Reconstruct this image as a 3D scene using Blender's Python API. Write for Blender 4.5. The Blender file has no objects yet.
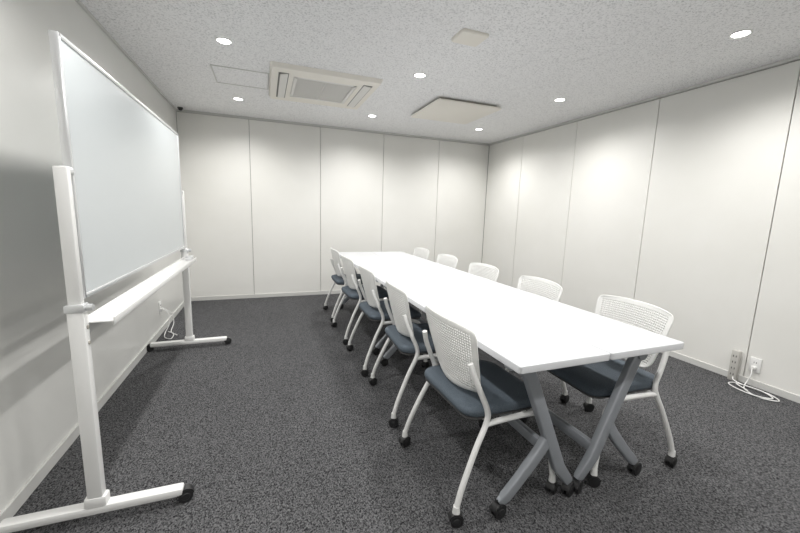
import bpy, bmesh, math, random
from mathutils import Vector, Matrix
random.seed(3)
scn=bpy.context.scene
try:
    scn.view_settings.view_transform='Standard'
    scn.view_settings.look='None'
except Exception: pass

# ------------------------------------------------------------ room measures (metres)
XL,XR,YB,YF,ZC=-0.99,3.53,5.325,-1.25,2.417

# ------------------------------------------------------------ materials
def mat(name,col,rough=.5,metal=0,spec=.5,emit=None,coat=0):
    m=bpy.data.materials.new(name);m.use_nodes=True
    b=m.node_tree.nodes['Principled BSDF']
    b.inputs['Base Color'].default_value=(*col,1)
    b.inputs['Roughness'].default_value=rough
    b.inputs['Metallic'].default_value=metal
    b.inputs['Specular IOR Level'].default_value=spec
    if coat: b.inputs['Coat Weight'].default_value=coat; b.inputs['Coat Roughness'].default_value=.15
    if emit: b.inputs['Emission Color'].default_value=(*emit[0],1); b.inputs['Emission Strength'].default_value=emit[1]
    return m
def noisy(m,scale,c1,c2,detail=4,rough=.6,lo=.35,hi=.65,bump=0,bdist=.002,coord='Object'):
    nt=m.node_tree;N=nt.nodes;L=nt.links;b=N['Principled BSDF']
    tc=N.new('ShaderNodeTexCoord');n=N.new('ShaderNodeTexNoise');r=N.new('ShaderNodeValToRGB')
    n.inputs['Scale'].default_value=scale;n.inputs['Detail'].default_value=detail;n.inputs['Roughness'].default_value=rough
    L.new(tc.outputs[coord],n.inputs['Vector']);L.new(n.outputs['Fac'],r.inputs['Fac'])
    r.color_ramp.elements[0].position=lo;r.color_ramp.elements[1].position=hi
    r.color_ramp.elements[0].color=(*c1,1);r.color_ramp.elements[1].color=(*c2,1)
    L.new(r.outputs['Color'],b.inputs['Base Color'])
    if bump:
        bp=N.new('ShaderNodeBump');bp.inputs['Strength'].default_value=bump;bp.inputs['Distance'].default_value=bdist
        L.new(n.outputs['Fac'],bp.inputs['Height']);L.new(bp.outputs['Normal'],b.inputs['Normal'])
    return m
M={}
M['panel']=noisy(mat('painted_steel_panel',(.8,.79,.76),.38),1.2,(.785,.78,.745),(.815,.81,.78),3)
M['paint']=noisy(mat('wall_paint',(.75,.75,.72),.28),1.0,(.71,.71,.685),(.75,.75,.725),3)
M['groove']=mat('panel_gap',(.34,.335,.32),.8)
M['base']=mat('baseboard_vinyl',(.62,.62,.60),.45)
M['white']=mat('white_powder_coat',(.82,.82,.81),.3,coat=.2)
M['plastic']=mat('white_plastic',(.80,.80,.78),.42)
M['ttop']=mat('white_laminate',(.595,.605,.625),.32,spec=.45)
M['grey']=mat('silver_grey_metal',(.35,.37,.40),.38,metal=.3)
M['black']=mat('black_rubber',(.018,.018,.019),.45)
M['fabric']=noisy(mat('seat_fabric',(.05,.07,.09),.85),380,(.062,.080,.102),(.118,.145,.172),2,bump=.3)
M['board']=mat('enamel_board',(.57,.605,.62),.16)
M['alu']=mat('satin_aluminium',(.72,.73,.74),.3,metal=.6)
M['beige']=mat('beige_plastic',(.84,.81,.745),.45)
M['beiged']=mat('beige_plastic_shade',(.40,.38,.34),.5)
M['slot']=mat('dark_slot',(.08,.08,.08),.6)
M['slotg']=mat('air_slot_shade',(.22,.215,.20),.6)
M['cream']=mat('grille_plastic',(.76,.75,.72),.45)
M['lamp']=mat('lamp_diffuser',(1,1,1),.5,emit=((1,.985,.96),14))
M['strip']=mat('power_strip_plastic',(.50,.49,.46),.5)
# carpet
c=mat('carpet',(.05,.05,.055),.95,spec=.1)
nt=c.node_tree;N=nt.nodes;L=nt.links;b=N['Principled BSDF']
tc=N.new('ShaderNodeTexCoord')
n1=N.new('ShaderNodeTexNoise');n1.inputs['Scale'].default_value=140;n1.inputs['Detail'].default_value=5;n1.inputs['Roughness'].default_value=.8
n2=N.new('ShaderNodeTexNoise');n2.inputs['Scale'].default_value=1.3;n2.inputs['Detail'].default_value=3
vo=N.new('ShaderNodeTexVoronoi');vo.inputs['Scale'].default_value=240
sp=N.new('ShaderNodeSeparateColor')
mp=N.new('ShaderNodeMapping');mp.inputs['Scale'].default_value=(1,.7,1)
L.new(tc.outputs['Object'],mp.inputs['Vector']);L.new(mp.outputs['Vector'],n1.inputs['Vector']);L.new(mp.outputs['Vector'],vo.inputs['Vector']);L.new(tc.outputs['Object'],n2.inputs['Vector'])
L.new(vo.outputs['Color'],sp.inputs['Color'])
mm=N.new('ShaderNodeMath');mm.operation='MULTIPLY_ADD';mm.inputs[1].default_value=.24;L.new(sp.outputs['Red'],mm.inputs[0]);
m3=N.new('ShaderNodeMath');m3.operation='SUBTRACT';m3.inputs[1].default_value=.12;L.new(n1.outputs['Fac'],m3.inputs[0]);L.new(m3.outputs[0],mm.inputs[2])
r=N.new('ShaderNodeValToRGB');r.color_ramp.elements[0].position=.36;r.color_ramp.elements[1].position=.67
r.color_ramp.elements[0].color=(.012,.012,.014,1);r.color_ramp.elements[1].color=(.185,.185,.19,1)
L.new(mm.outputs[0],r.inputs['Fac'])
mx=N.new('ShaderNodeMixRGB');mx.blend_type='MULTIPLY';mx.inputs['Fac'].default_value=1
r2=N.new('ShaderNodeValToRGB');r2.color_ramp.elements[0].position=.3;r2.color_ramp.elements[1].position=.7
r2.color_ramp.elements[0].color=(.88,.88,.88,1);r2.color_ramp.elements[1].color=(1,1,1,1)
L.new(n2.outputs['Fac'],r2.inputs['Fac']);L.new(r.outputs['Color'],mx.inputs['Color1']);L.new(r2.outputs['Color'],mx.inputs['Color2'])
L.new(mx.outputs['Color'],b.inputs['Base Color'])
bp=N.new('ShaderNodeBump');bp.inputs['Strength'].default_value=.35;bp.inputs['Distance'].default_value=.003
L.new(mm.outputs[0],bp.inputs['Height']);L.new(bp.outputs['Normal'],b.inputs['Normal'])
M['carpet']=c
# ceiling : rock wool board with fissures
c=mat('acoustic_ceiling',(.6,.6,.6),.9,spec=.1)
nt=c.node_tree;N=nt.nodes;L=nt.links;b=N['Principled BSDF']
tc=N.new('ShaderNodeTexCoord')
n1=N.new('ShaderNodeTexNoise');n1.inputs['Scale'].default_value=88;n1.inputs['Detail'].default_value=4;n1.inputs['Roughness'].default_value=.66;n1.inputs['Distortion'].default_value=.5
L.new(tc.outputs['Object'],n1.inputs['Vector'])
r=N.new('ShaderNodeValToRGB');r.color_ramp.elements[0].position=.36;r.color_ramp.elements[1].position=.50
r.color_ramp.elements[0].color=(.60,.605,.61,1);r.color_ramp.elements[1].color=(.91,.91,.915,1)
L.new(n1.outputs['Fac'],r.inputs['Fac']);L.new(r.outputs['Color'],b.inputs['Base Color'])
bp=N.new('ShaderNodeBump');bp.inputs['Strength'].default_value=.3;bp.inputs['Distance'].default_value=.003
L.new(r.outputs['Color'],bp.inputs['Height']);L.new(bp.outputs['Normal'],b.inputs['Normal'])
M['ceil']=c

# ------------------------------------------------------------ helpers
def empty(name,loc=(0,0,0),rz=0):
    e=bpy.data.objects.new(name,None);scn.collection.objects.link(e);e.location=loc;e.rotation_euler=(0,0,rz);e.empty_display_size=.1;return e
def finish(bm,name,m,smooth=True,ang=35):
    bmesh.ops.recalc_face_normals(bm,faces=bm.faces[:])
    me=bpy.data.meshes.new(name);bm.to_mesh(me);bm.free()
    for x in (m if isinstance(m,list) else [m]): me.materials.append(x)
    if smooth:
        for p in me.polygons: p.use_smooth=True
        me.set_sharp_from_angle(angle=math.radians(ang))
    return me
def obj(name,me,parent=None,loc=(0,0,0),rot=(0,0,0)):
    o=bpy.data.objects.new(name,me);scn.collection.objects.link(o);o.location=loc;o.rotation_euler=rot
    if parent: o.parent=parent
    return o
def box(bm,c,s,r=0,seg=2,mi=0,rot=None):
    g=bmesh.ops.create_cube(bm,size=1);vs=g['verts']
    bmesh.ops.scale(bm,vec=s,verts=vs)
    if r>0:
        es=list({e for v in vs for e in v.link_edges})
        g2=bmesh.ops.bevel(bm,geom=es,offset=r,segments=seg,affect='EDGES',profile=.5)
        vs=list({v for f in g2['faces'] for v in f.verts}|{v for v in vs if v.is_valid})
    if rot is not None: bmesh.ops.transform(bm,matrix=rot,verts=vs)
    bmesh.ops.translate(bm,vec=c,verts=vs)
    for f in {f for v in vs for f in v.link_faces}: f.material_index=mi
    return vs
def cyl(bm,c,r1,r2,h,axis='Z',seg=24,mi=0):
    g=bmesh.ops.create_cone(bm,cap_ends=True,segments=seg,radius1=r1,radius2=r2,depth=h);vs=g['verts']
    if axis=='X': bmesh.ops.rotate(bm,matrix=Matrix.Rotation(math.pi/2,3,'Y'),verts=vs)
    if axis=='Y': bmesh.ops.rotate(bm,matrix=Matrix.Rotation(math.pi/2,3,'X'),verts=vs)
    bmesh.ops.translate(bm,vec=c,verts=vs)
    for f in {f for v in vs for f in v.link_faces}: f.material_index=mi
def smoothpts(pts,n=6):
    P=[Vector(p) for p in pts];out=[]
    Q=[P[0]*2-P[1]]+P+[P[-1]*2-P[-2]]
    for i in range(1,len(Q)-2):
        a,b,c,d=Q[i-1:i+3]
        for k in range(n):
            t=k/n
            out.append(.5*((2*b)+(c-a)*t+(2*a-5*b+4*c-d)*t*t+(3*b-a-3*c+d)*t**3))
    out.append(P[-1]);return out
def sweep(bm,pts,prof,up=(0,1,0),mi=0,scales=None):
    pts=[Vector(p) for p in pts];rings=[];upv=Vector(up)
    for i,p in enumerate(pts):
        t=(pts[min(i+1,len(pts)-1)]-pts[max(i-1,0)]).normalized()
        s=t.cross(upv)
        if s.length<1e-3: s=t.cross(Vector((1,0,0)))
        s.normalize();u=s.cross(t).normalized()
        k=scales[i] if scales else 1
        rings.append([bm.verts.new(p+s*(a*k)+u*(b_*k)) for a,b_ in prof])
    n=len(prof);fs=[]
    for i in range(len(rings)-1):
        for j in range(n): fs.append(bm.faces.new((rings[i][j],rings[i][(j+1)%n],rings[i+1][(j+1)%n],rings[i+1][j])))
    fs.append(bm.faces.new(rings[0][::-1]));fs.append(bm.faces.new(rings[-1]))
    for f in fs:f.material_index=mi
def circ(r,n=12): return [(r*math.cos(2*math.pi*i/n),r*math.sin(2*math.pi*i/n)) for i in range(n)]
def rrect(w,d,r,n=5):
    o=[]
    for cx,cy,a0 in ((w/2-r,d/2-r,0),(-w/2+r,d/2-r,90),(-w/2+r,-d/2+r,180),(w/2-r,-d/2+r,270)):
        for k in range(n+1):
            a=math.radians(a0+90*k/n);o.append((cx+r*math.cos(a),cy+r*math.sin(a)))
    return o
def loft(bm,layers,mi=0):
    rs=[[bm.verts.new(p) for p in l] for l in layers];n=len(rs[0]);fs=[]
    for a,b_ in zip(rs,rs[1:]):
        for j in range(n): fs.append(bm.faces.new((a[j],a[(j+1)%n],b_[(j+1)%n],b_[j])))
    fs.append(bm.faces.new(rs[0][::-1]));fs.append(bm.faces.new(rs[-1]))
    for f in fs:f.material_index=mi
def simple(name,m,fn,parent=None,loc=(0,0,0),smooth=True,ang=35):
    bm=bmesh.new();fn(bm);return obj(name,finish(bm,name,m,smooth,ang),parent,loc)

# ------------------------------------------------------------ shell
simple('floor',M['carpet'],lambda bm:box(bm,((XL+XR)/2,(YB+YF)/2,-.05),(XR-XL+.3,YB-YF+.3,.1)),smooth=False)
simple('ceiling',M['ceil'],lambda bm:box(bm,((XL+XR)/2,(YB+YF)/2,ZC+.05),(XR-XL+.3,YB-YF+.3,.1)),smooth=False)
G=.003
def panelwall(name,edges,fixed,axis,sgn):
    def fn(bm):
        if axis=='Y': box(bm,((edges[0]+edges[-1])/2,fixed+sgn*.065,ZC/2),(edges[-1]-edges[0],.1,ZC),mi=1)
        else: box(bm,(fixed+sgn*.065,(edges[0]+edges[-1])/2,ZC/2),(.1,edges[-1]-edges[0],ZC),mi=1)
        for a,b_ in zip(edges,edges[1:]):
            if axis=='Y': box(bm,((a+b_)/2,fixed+sgn*.0075,ZC/2+.01),(b_-a-2*G,.015,ZC-.072),r=.0015,seg=1)
            else: box(bm,(fixed+sgn*.0075,(a+b_)/2,ZC/2+.01),(.015,b_-a-2*G,ZC-.072),r=.0015,seg=1)
    simple(name,[M['panel'],M['groove']],fn,smooth=False)
panelwall('wall_back',[XL,-.165,.755,1.69,2.61,XR],YB,'Y',1)
panelwall('wall_right',[YF,-.38,.59,1.56,2.53,3.50,4.47,YB],XR,'X',1)
simple('wall_left',M['paint'],lambda bm:box(bm,(XL-.05,(YB+YF)/2,ZC/2),(.1,YB-YF,ZC)),smooth=False)
simple('wall_front',M['paint'],lambda bm:box(bm,((XL+XR)/2,YF-.05,ZC/2),(XR-XL,.1,ZC)),smooth=False)
simple('baseboard_back',M['base'],lambda bm:box(bm,((XL+XR)/2,YB-.003,.026),(XR-XL,.012,.052),r=.002),smooth=False)
simple('baseboard_right',M['base'],lambda bm:box(bm,(XR-.003,(YB+YF)/2,.026),(.012,YB-YF,.052),r=.002),smooth=False)
simple('baseboard_left',M['base'],lambda bm:box(bm,(XL+.006,(YB+YF)/2,.03),(.012,YB-YF,.06),r=.002),smooth=False)
simple('trim_1',M['base'],lambda bm:box(bm,(XR-.008,(YB+YF)/2,ZC-.011),(.03,YB-YF,.022),r=.002),smooth=False)
simple('trim_2',M['base'],lambda bm:box(bm,((XL+XR)/2,YB-.008,ZC-.011),(XR-XL,.03,.022),r=.002),smooth=False)
simple('trim_3',M['base'],lambda bm:box(bm,(XL+.008,(YB+YF)/2,ZC-.009),(.016,YB-YF,.018),r=.002),smooth=False)

# ------------------------------------------------------------ downlights
bm=bmesh.new()
n=32
prof=[(.058,0),(.058,-.003),(.053,-.006),(.046,-.005),(.043,-.001),(.041,0)]
rs=[[bm.verts.new((r_*math.cos(2*math.pi*i/n),r_*math.sin(2*math.pi*i/n),z)) for i in range(n)] for r_,z in prof]
for a,b_ in zip(rs,rs[1:]):
    for j in range(n): bm.faces.new((a[j],a[(j+1)%n],b_[(j+1)%n],b_[j]))
ringme=finish(bm,'downlight_ring',M['white'])
bm=bmesh.new();cyl(bm,(0,0,-.0012),.043,.043,.002,seg=32);diskme=finish(bm,'downlight_lens',M['lamp'])
for y in (0.06,1.55,3.03,4.50):
    for x in (-.24,1.27,2.80):
        e=empty('ceiling_downlight',(x,y,ZC))
        obj('trim_ring',ringme,e);obj('lens',diskme,e)
        ld=bpy.data.lights.new('downlight_beam','SPOT');ld.energy=55;ld.spot_size=math.radians(163);ld.spot_blend=.87;ld.shadow_soft_size=.05;ld.color=(1,.985,.96)
        lo=bpy.data.objects.new('beam',ld);scn.collection.objects.link(lo);lo.parent=e;lo.location=(0,0,-.055)

# ------------------------------------------------------------ AC cassette
def frame_ring(bm,w,d,w2,d2,z1,z2,mi=0):
    a=[(x,y,z1) for x,y in rrect(w,d,.02)];b_=[(x,y,z2) for x,y in rrect(w-.03,d-.03,.02)];c_=[(x,y,z2) for x,y in rrect(w2,d2,.01)];d_=[(x,y,z1) for x,y in rrect(w2,d2,.01)]
    R=[[bm.verts.new(p) for p in l] for l in (a,b_,c_,d_)];m_=len(a)
    for p,q in zip(R,R[1:]):
        for j in range(m_):
            f=bm.faces.new((p[j],p[(j+1)%m_],q[(j+1)%m_],q[j]));f.material_index=mi
ac=empty('ceiling_air_conditioner',(.545,3.735,ZC))
W=.95
simple('fascia',M['beige'],lambda bm:frame_ring(bm,W,W,.56,.60,0,-.035),ac)
def f(bm):
    for sx in (-1,1): box(bm,(sx*.365,0,-.0355),(.085,.72,.003))
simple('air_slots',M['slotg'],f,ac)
def f(bm):
    for sx in (-1,1): box(bm,(sx*.362,0,-.041),(.066,.70,.006),r=.002,rot=Matrix.Rotation(sx*.18,4,'Y'))
simple('louvre_flaps',M['cream'],f,ac)
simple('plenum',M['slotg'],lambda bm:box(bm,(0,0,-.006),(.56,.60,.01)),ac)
def f(bm):
    box(bm,(0,.285,-.03),(.55,.035,.012),r=.003);box(bm,(0,-.285,-.03),(.55,.035,.012),r=.003)
    box(bm,(.262,0,-.03),(.03,.6,.012),r=.003);box(bm,(-.262,0,-.03),(.03,.6,.012),r=.003);box(bm,(0,0,-.031),(.012,.56,.012),r=.002)
    for k in range(22):
        y=-.255+k*.51/21
        box(bm,(0,y,-.026),(.51,.012,.010),r=.002)
simple('intake_grille',M['cream'],f,ac)
vc=empty('ceiling_ventilation_cover',(2.035,3.82,ZC))
w=.76
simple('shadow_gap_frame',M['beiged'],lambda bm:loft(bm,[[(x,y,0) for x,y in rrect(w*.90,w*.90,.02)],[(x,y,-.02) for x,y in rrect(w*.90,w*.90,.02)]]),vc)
simple('cover_panel',M['beige'],lambda bm:loft(bm,[[(x,y,-.02) for x,y in rrect(w*.97,w*.97,.02)],[(x,y,-.028) for x,y in rrect(w,w,.025)],[(x,y,-.036) for x,y in rrect(w,w,.025)],[(x,y,-.044) for x,y in rrect(w*.965,w*.965,.02)]]),vc)
sv=empty('ceiling_sensor_plate',(1.30,2.27,ZC))
w2=.2
simple('plate',M['beige'],lambda bm:loft(bm,[[(x,y,0) for x,y in rrect(w2,w2*.85,.02)],[(x,y,-.012) for x,y in rrect(w2,w2*.85,.02)],[(x,y,-.018) for x,y in rrect(w2*.93,w2*.78,.016)]]),sv)
ah=empty('ceiling_access_hatch',(-.165,3.78,ZC))
def f(bm):
    for s in (-1,1):
        box(bm,(s*.225,0,-.003),(.010,.46,.006),r=.001);box(bm,(0,s*.225,-.003),(.44,.010,.006),r=.001)
simple('hatch_frame',M['base'],f,ah)
simple('hatch_board',M['ceil'],lambda bm:box(bm,(0,0,-.001),(.438,.438,.002)),ah)
sd=empty('ceiling_camera_dome',(XL+.07,YB-.12,ZC))
def f(bm):
    cyl(bm,(0,0,-.006),.03,.03,.012);
    g=bmesh.ops.create_uvsphere(bm,u_segments=16,v_segments=10,radius=.024);bmesh.ops.translate(bm,vec=(0,0,-.014),verts=g['verts'])
simple('dome',M['black'],f,sd)

# ------------------------------------------------------------ caster
def caster_bm(bm,x,y,z0=0,R=.026,mi=0,ang=0,stem=.03):
    b2=bmesh.new()
    for s in (-1,1):
        cyl(b2,(0,s*.0125,R),R,R,.014,'Y',24)
        cyl(b2,(0,s*.0205,R),R*.62,R*.5,.003,'Y',20)
    pts=[(R*1.08*math.cos(a),0,R+R*1.08*math.sin(a)) for a in [math.radians(k) for k in range(10,171,16)]]
    sweep(b2,pts,[(-.003,-.017),(.003,-.017),(.003,.017),(-.003,.017)])
    if stem>0: cyl(b2,(0,0,R*2.1+stem/2-.004),.008,.008,stem,seg=12)
    bmesh.ops.rotate(b2,matrix=Matrix.Rotation(ang,3,'Z'),verts=b2.verts[:])
    bmesh.ops.translate(b2,vec=(x,y,z0),verts=b2.verts[:])
    for f_ in b2.faces:f_.material_index=mi
    me=bpy.data.meshes.new('t');b2.to_mesh(me);b2.free();bm.from_mesh(me);bpy.data.meshes.remove(me)

# ------------------------------------------------------------ chair
CH={}
def chair_meshes():
    bm=bmesh.new()
    for s in (-1,1):
        rear=smoothpts([(-.262,s*.268,.075),(-.235,s*.262,.16),(-.175,s*.250,.30),(-.122,s*.240,.405),(-.118,s*.236,.455),(-.145,s*.232,.52),(-.180,s*.222,.60),(-.198,s*.21,.66)],5)
        sweep(bm,rear,circ(.0125),up=(0,1,0))
        front=smoothpts([(-.130,s*.240,.398),(-.06,s*.240,.402),(.06,s*.240,.404),(.15,s*.242,.398),(.195,s*.248,.365),(.212,s*.254,.30),(.235,s*.262,.16),(.248,s*.268,.075)],5)
        sweep(bm,front,circ(.0125),up=(0,1,0))
        for x in (-.262,.248): cyl(bm,(x,s*.268,.07),.016,.0135,.03,seg=16)
    for x,z in ((-.10,.402),(.13,.402)):
        sweep(bm,[(x,-.24,z),(x,.24,z)],circ(.010),up=(0,0,1))
    CH['frame']=finish(bm,'chair_frame',M['white'],ang=50)
    bm=bmesh.new()
    for s in (-1,1):
        caster_bm(bm,-.262,s*.268,ang=.3*s);caster_bm(bm,.248,s*.268,ang=-.5*s)
    CH['casters']=finish(bm,'chair_casters',M['black'])
    bm=bmesh.new();lay=[]
    for z,ins in ((.420,.018),(.424,.006),(.434,0),(.448,0),(.458,.006),(.464,.02),(.466,.06),(.463,.12)):
        l=[]
        for x,y in rrect(.445-2*ins,.455-2*ins,max(.07-ins*.6,.02),6):
            fx=max(0,(x-.08)/.15);l.append((x+.015,y,z-.022*fx*fx))
        lay.append(l)
    loft(bm,lay);CH['seat_cushion']=finish(bm,'chair_seat',M['fabric'],ang=60)
    bm=bmesh.new()
    loft(bm,[[(x+.015,y,z-.022*max(0,(x-.08)/.15)**2) for x,y in rrect(.43-i,.44-i,.06,6)] for z,i in ((.409,.04),(.413,0),(.421,0))])
    CH['seat_pan']=finish(bm,'chair_pan',M['slot'])
    NU,NV=34,26
    def pos(u,v):
        w=.188+.045*v**.8
        rr=.16
        if v>1-rr: w-= .034*(1-math.sqrt(max(0,1-((v-1+rr)/rr)**2)))
        if v<rr: w-= .045*(1-math.sqrt(max(0,1-((rr-v)/rr)**2)))
        z=.487+.325*v-.012*abs(u)**3*(1 if v>.5 else -1)*abs(2*v-1)
        x=-.160-.045*math.sin(v*1.6)-.030*v*v+.040*u*u
        return Vector((x,u*w,z))
    bm=bmesh.new();cache={}
    def V(i,j):
        if (i,j) not in cache: cache[(i,j)]=bm.verts.new(pos(i/NU-1,j/(2*NV)))
        return cache[(i,j)]
    for i in range(NU):
        for j in range(NV):
            I,J=2*i,2*j
            ring=[(I,J),(I+1,J),(I+2,J),(I+2,J+1),(I+2,J+2),(I+1,J+2),(I,J+2),(I,J+1)]
            o=[V(*k) for k in ring]
            if 2<=i<NU-2 and 2<=j<NV-2:
                h=[]
                for (a,b_) in ring:
                    du,dv=a-(I+1),b_-(J+1);l=math.hypot(du,dv);k=.64/l
                    h.append(bm.verts.new(pos((I+1+du*k)/NU-1,(J+1+dv*k)/(2*NV))))
                for k in range(8): bm.faces.new((o[k],o[(k+1)%8],h[(k+1)%8],h[k]))
            else: bm.faces.new(o)
    CH['back_shell']=finish(bm,'chair_back',M['plastic'],ang=60)
chair_meshes()
def chair(x,y,rz):
    e=empty('conference_chair',(x,y,0),rz)
    for k,me in CH.items():
        o=obj(k,me,e)
        if k=='back_shell':
            md=o.modifiers.new('thick','SOLIDIFY');md.thickness=.005;md.offset=0
    return e
for k,(dx,rz) in enumerate([(0.01,.03),(.015,-.05),(.01,.0),(.0,.03),(.01,0)]):
    chair(.945+dx,1.40+.70*k,rz)
for k,(dx,y,rz) in enumerate([(.02,1.365,-.05),(-.03,2.03,-.03),(-.03,2.73,.02),(-.03,3.43,.0),(-.03,4.12,0)]):
    chair(1.675+dx,y,math.pi+rz)

# ------------------------------------------------------------ tables
TW,TL=.449,1.80
def leg_prof(w,t,r=.008): return rrect(w,t,r,3)
def table(x0,y0,mir):
    e=empty('flip_top_table',(x0+TW/2,y0+TL/2,0),0 if mir==1 else math.pi)
    bm=bmesh.new()
    loft(bm,[[(x,y,.690) for x,y in rrect(TW-.006,TL-.006,.012)],[(x,y,.693) for x,y in rrect(TW,TL,.014)],[(x,y,.7165) for x,y in rrect(TW,TL,.014)],[(x,y,.7195) for x,y in rrect(TW-.004,TL-.004,.013)],[(x,y,.72) for x,y in rrect(TW-.010,TL-.010,.012)]])
    obj('top',finish(bm,'table_top',M['ttop']),e)
    bm=bmesh.new()
    for s in (-1,1):
        y=s*(TL/2-.115)
        sweep(bm,[(-.095,y,.655),(-.06,y,.58),(.125,y,.16),(.190,y,.075),(.200,y,.062)],leg_prof(.056,.036),up=(0,1,0),scales=[.95,1,1,.8,.6])
        pp=smoothpts([(.060,y,.335),(.02,y,.27),(-.07,y,.165),(-.150,y,.082),(-.180,y,.062)],4)
        sweep(bm,pp,leg_prof(.050,.034),up=(0,1,0),scales=[1]*8+[.95]*5+[.8,.75,.7,.6])
        box(bm,(-.06,y,.672),(.26,.05,.03),r=.006)
        cyl(bm,(-.098,y,.645),.03,.03,.05,'Y',24)
    obj('leg_frames',finish(bm,'table_legs',M['grey'],ang=40),e)
    bm=bmesh.new()
    box(bm,(-.10,0,.645),(.045,TL-.25,.035),r=.006);box(bm,(.115,0,.20),(.03,TL-.23,.05),r=.006)
    obj('cross_beams',finish(bm,'table_beams',M['grey']),e)
    bm=bmesh.new()
    for s in (-1,1):
        y=s*(TL/2-.115)
        caster_bm(bm,.200,y,R=.029,stem=.02,ang=.4);caster_bm(bm,-.180,y,R=.029,stem=.02,ang=.15)
        box(bm,(.05,y,.68),(.12,.03,.02),r=.003)
    obj('casters',finish(bm,'table_casters',M['black']),e)
for k in range(2):
    table(.848,.99+k*(TL+.006),1)
    table(.848+TW+.003,.99+k*(TL+.006),-1)

# ------------------------------------------------------------ whiteboard
wx=-.655;y1,y2=1.61,3.53
wb=empty('mobile_whiteboard',(wx,(y1+y2)/2,0));H=(y2-y1)/2
simple('writing_surface',M['board'],lambda bm:box(bm,(0,0,1.365),(.018,2*H-.10,.905)),wb,smooth=False)
def f(bm):
    l=2*H-.085
    for z in (.908,1.822): box(bm,(0,0,z),(.028,l,.018),r=.004)
    for s in (-1,1): box(bm,(0,s*(l/2-.006),1.365),(.028,.014,.93),r=.004)
simple('board_frame',M['alu'],f,wb)
def f(bm):
    for s in (-1,1):
        y=s*H
        box(bm,(0,y,1.125),(.042,.03,.51),r=.006)
        box(bm,(0,y,.46),(.052,.04,.84),r=.007)
        box(bm,(0,y,.054),(.60,.05,.036),r=.01)
        box(bm,(0,y,.085),(.075,.048,.05),r=.01)
simple('stand',M['white'],f,wb)
def f(bm):
    box(bm,(-.012,0,.775),(.028,2*H-.04,.045),r=.004)
    box(bm,(.045,0,.803),(.10,2*H-.10,.006),r=.002)
    box(bm,(.093,0,.806),(.006,2*H-.10,.030),r=.002)
    box(bm,(-.002,0,.812),(.006,2*H-.10,.022),r=.002)
simple('pen_tray',M['white'],f,wb)
def f(bm):
    for s in (-1,1):
        box(bm,(0,s*H,.875),(.06,.05,.03),r=.005)
        cyl(bm,(.035,s*H,.875),.013,.013,.03,'X',16)
        cyl(bm,(0,s*(H-.025),1.365),.02,.02,.03,'Y',20)
    box(bm,(.05,H-.09,.822),(.05,.10,.028),r=.006)
simple('clamps_and_eraser',M['alu'],f,wb)
def f(bm):
    for s in (-1,1):
        for z in (.80,.74): cyl(bm,(.028,s*H,z),.008,.007,.004,'X',14)
simple('screws',M['beiged'],f,wb)
def f(bm):
    for s in (-1,1):
        for x in (-.305,.305): caster_bm(bm,x,s*H,R=.028,stem=0,ang=.25)
simple('casters',M['black'],f,wb)

# ------------------------------------------------------------ outlets & cables
def cable(name,paths,par,r=.004):
    bm=bmesh.new();o=Vector(par.location)
    for p in paths: sweep(bm,smoothpts([Vector(q)-o for q in p],8),circ(r,8),up=(.3,.2,1))
    return obj(name,finish(bm,name,M['white'],ang=80),par)
def outlet(x,y,z,sg):
    e=empty('wall_outlet',(x,y,z))
    simple('plate',M['white'],lambda bm:box(bm,(sg*.004,0,0),(.008,.07,.115),r=.003),e)
    def f(bm):
        for k in (-.02,.02):
            for s in (-1,1): box(bm,(sg*.0085,s*.007,k),(.002,.003,.012))
    simple('slots',M['slot'],f,e)
    simple('plug',M['plastic'],lambda bm:box(bm,(sg*.02,.0,-.02),(.025,.028,.022),r=.004),e)
    return e
outlet(XR-.001,1.50,.17,-1)
ol=outlet(XL+.001,4.03,.26,1)
ps=empty('power_strip',(XR-.035,1.61,0))
simple('strip_body',M['strip'],lambda bm:box(bm,(0,0,.125),(.035,.055,.25),r=.006),ps)
def f(bm):
    for k in range(4):
        for s in (-1,1): box(bm,(-.0176,s*.009,.055+k*.05),(.002,.005,.016))
simple('sockets',M['slot'],f,ps)
x=XR
cable('cord',[
 [(x-.04,1.50,.15),(x-.06,1.49,.10),(x-.07,1.50,.05),(x-.10,1.50,.012),(x-.16,1.46,.006),(x-.20,1.36,.006),(x-.14,1.28,.010),(x-.08,1.36,.012),(x-.09,1.50,.014),(x-.075,1.58,.02),(x-.054,1.60,.035)],
 [(x-.06,1.56,.006),(x-.14,1.58,.006),(x-.20,1.50,.010),(x-.21,1.38,.012),(x-.15,1.31,.016),(x-.09,1.40,.018),(x-.12,1.54,.02),(x-.18,1.44,.016)]],ps)
x=XL
cable('cord',[
 [(x+.03,4.03,.24),(x+.07,4.02,.20),(x+.08,4.0,.10),(x+.05,3.95,.02),(x+.07,3.85,.006),(x+.13,3.8,.006),(x+.12,3.95,.006),(x+.06,4.02,.010)],
 [(x+.03,4.05,.24),(x+.09,4.07,.18),(x+.10,4.08,.08),(x+.09,4.0,.012),(x+.16,3.9,.006)]],ol)

# ------------------------------------------------------------ camera
th,ph,ro=.3606,.1514,-.0306
fw=Vector((math.sin(th)*math.cos(ph),math.cos(th)*math.cos(ph),-math.sin(ph)))
r=Vector((math.cos(th),-math.sin(th),0));u=r.cross(fw)
cs,sn=math.cos(ro),math.sin(ro)
R_,U_=r*cs-u*sn,r*sn+u*cs
cd=bpy.data.cameras.new('camera');cd.sensor_width=36;cd.lens=359.6*36/800;cd.clip_start=.02
co=bpy.data.objects.new('camera',cd);scn.collection.objects.link(co)
m=Matrix((R_,U_,-fw)).transposed().to_4x4();m.translation=Vector((0,0,1.26));co.matrix_world=m
scn.camera=co
w=bpy.data.worlds.new('world');w.use_nodes=True;w.node_tree.nodes['Background'].inputs['Color'].default_value=(.05,.05,.05,1);scn.world=w
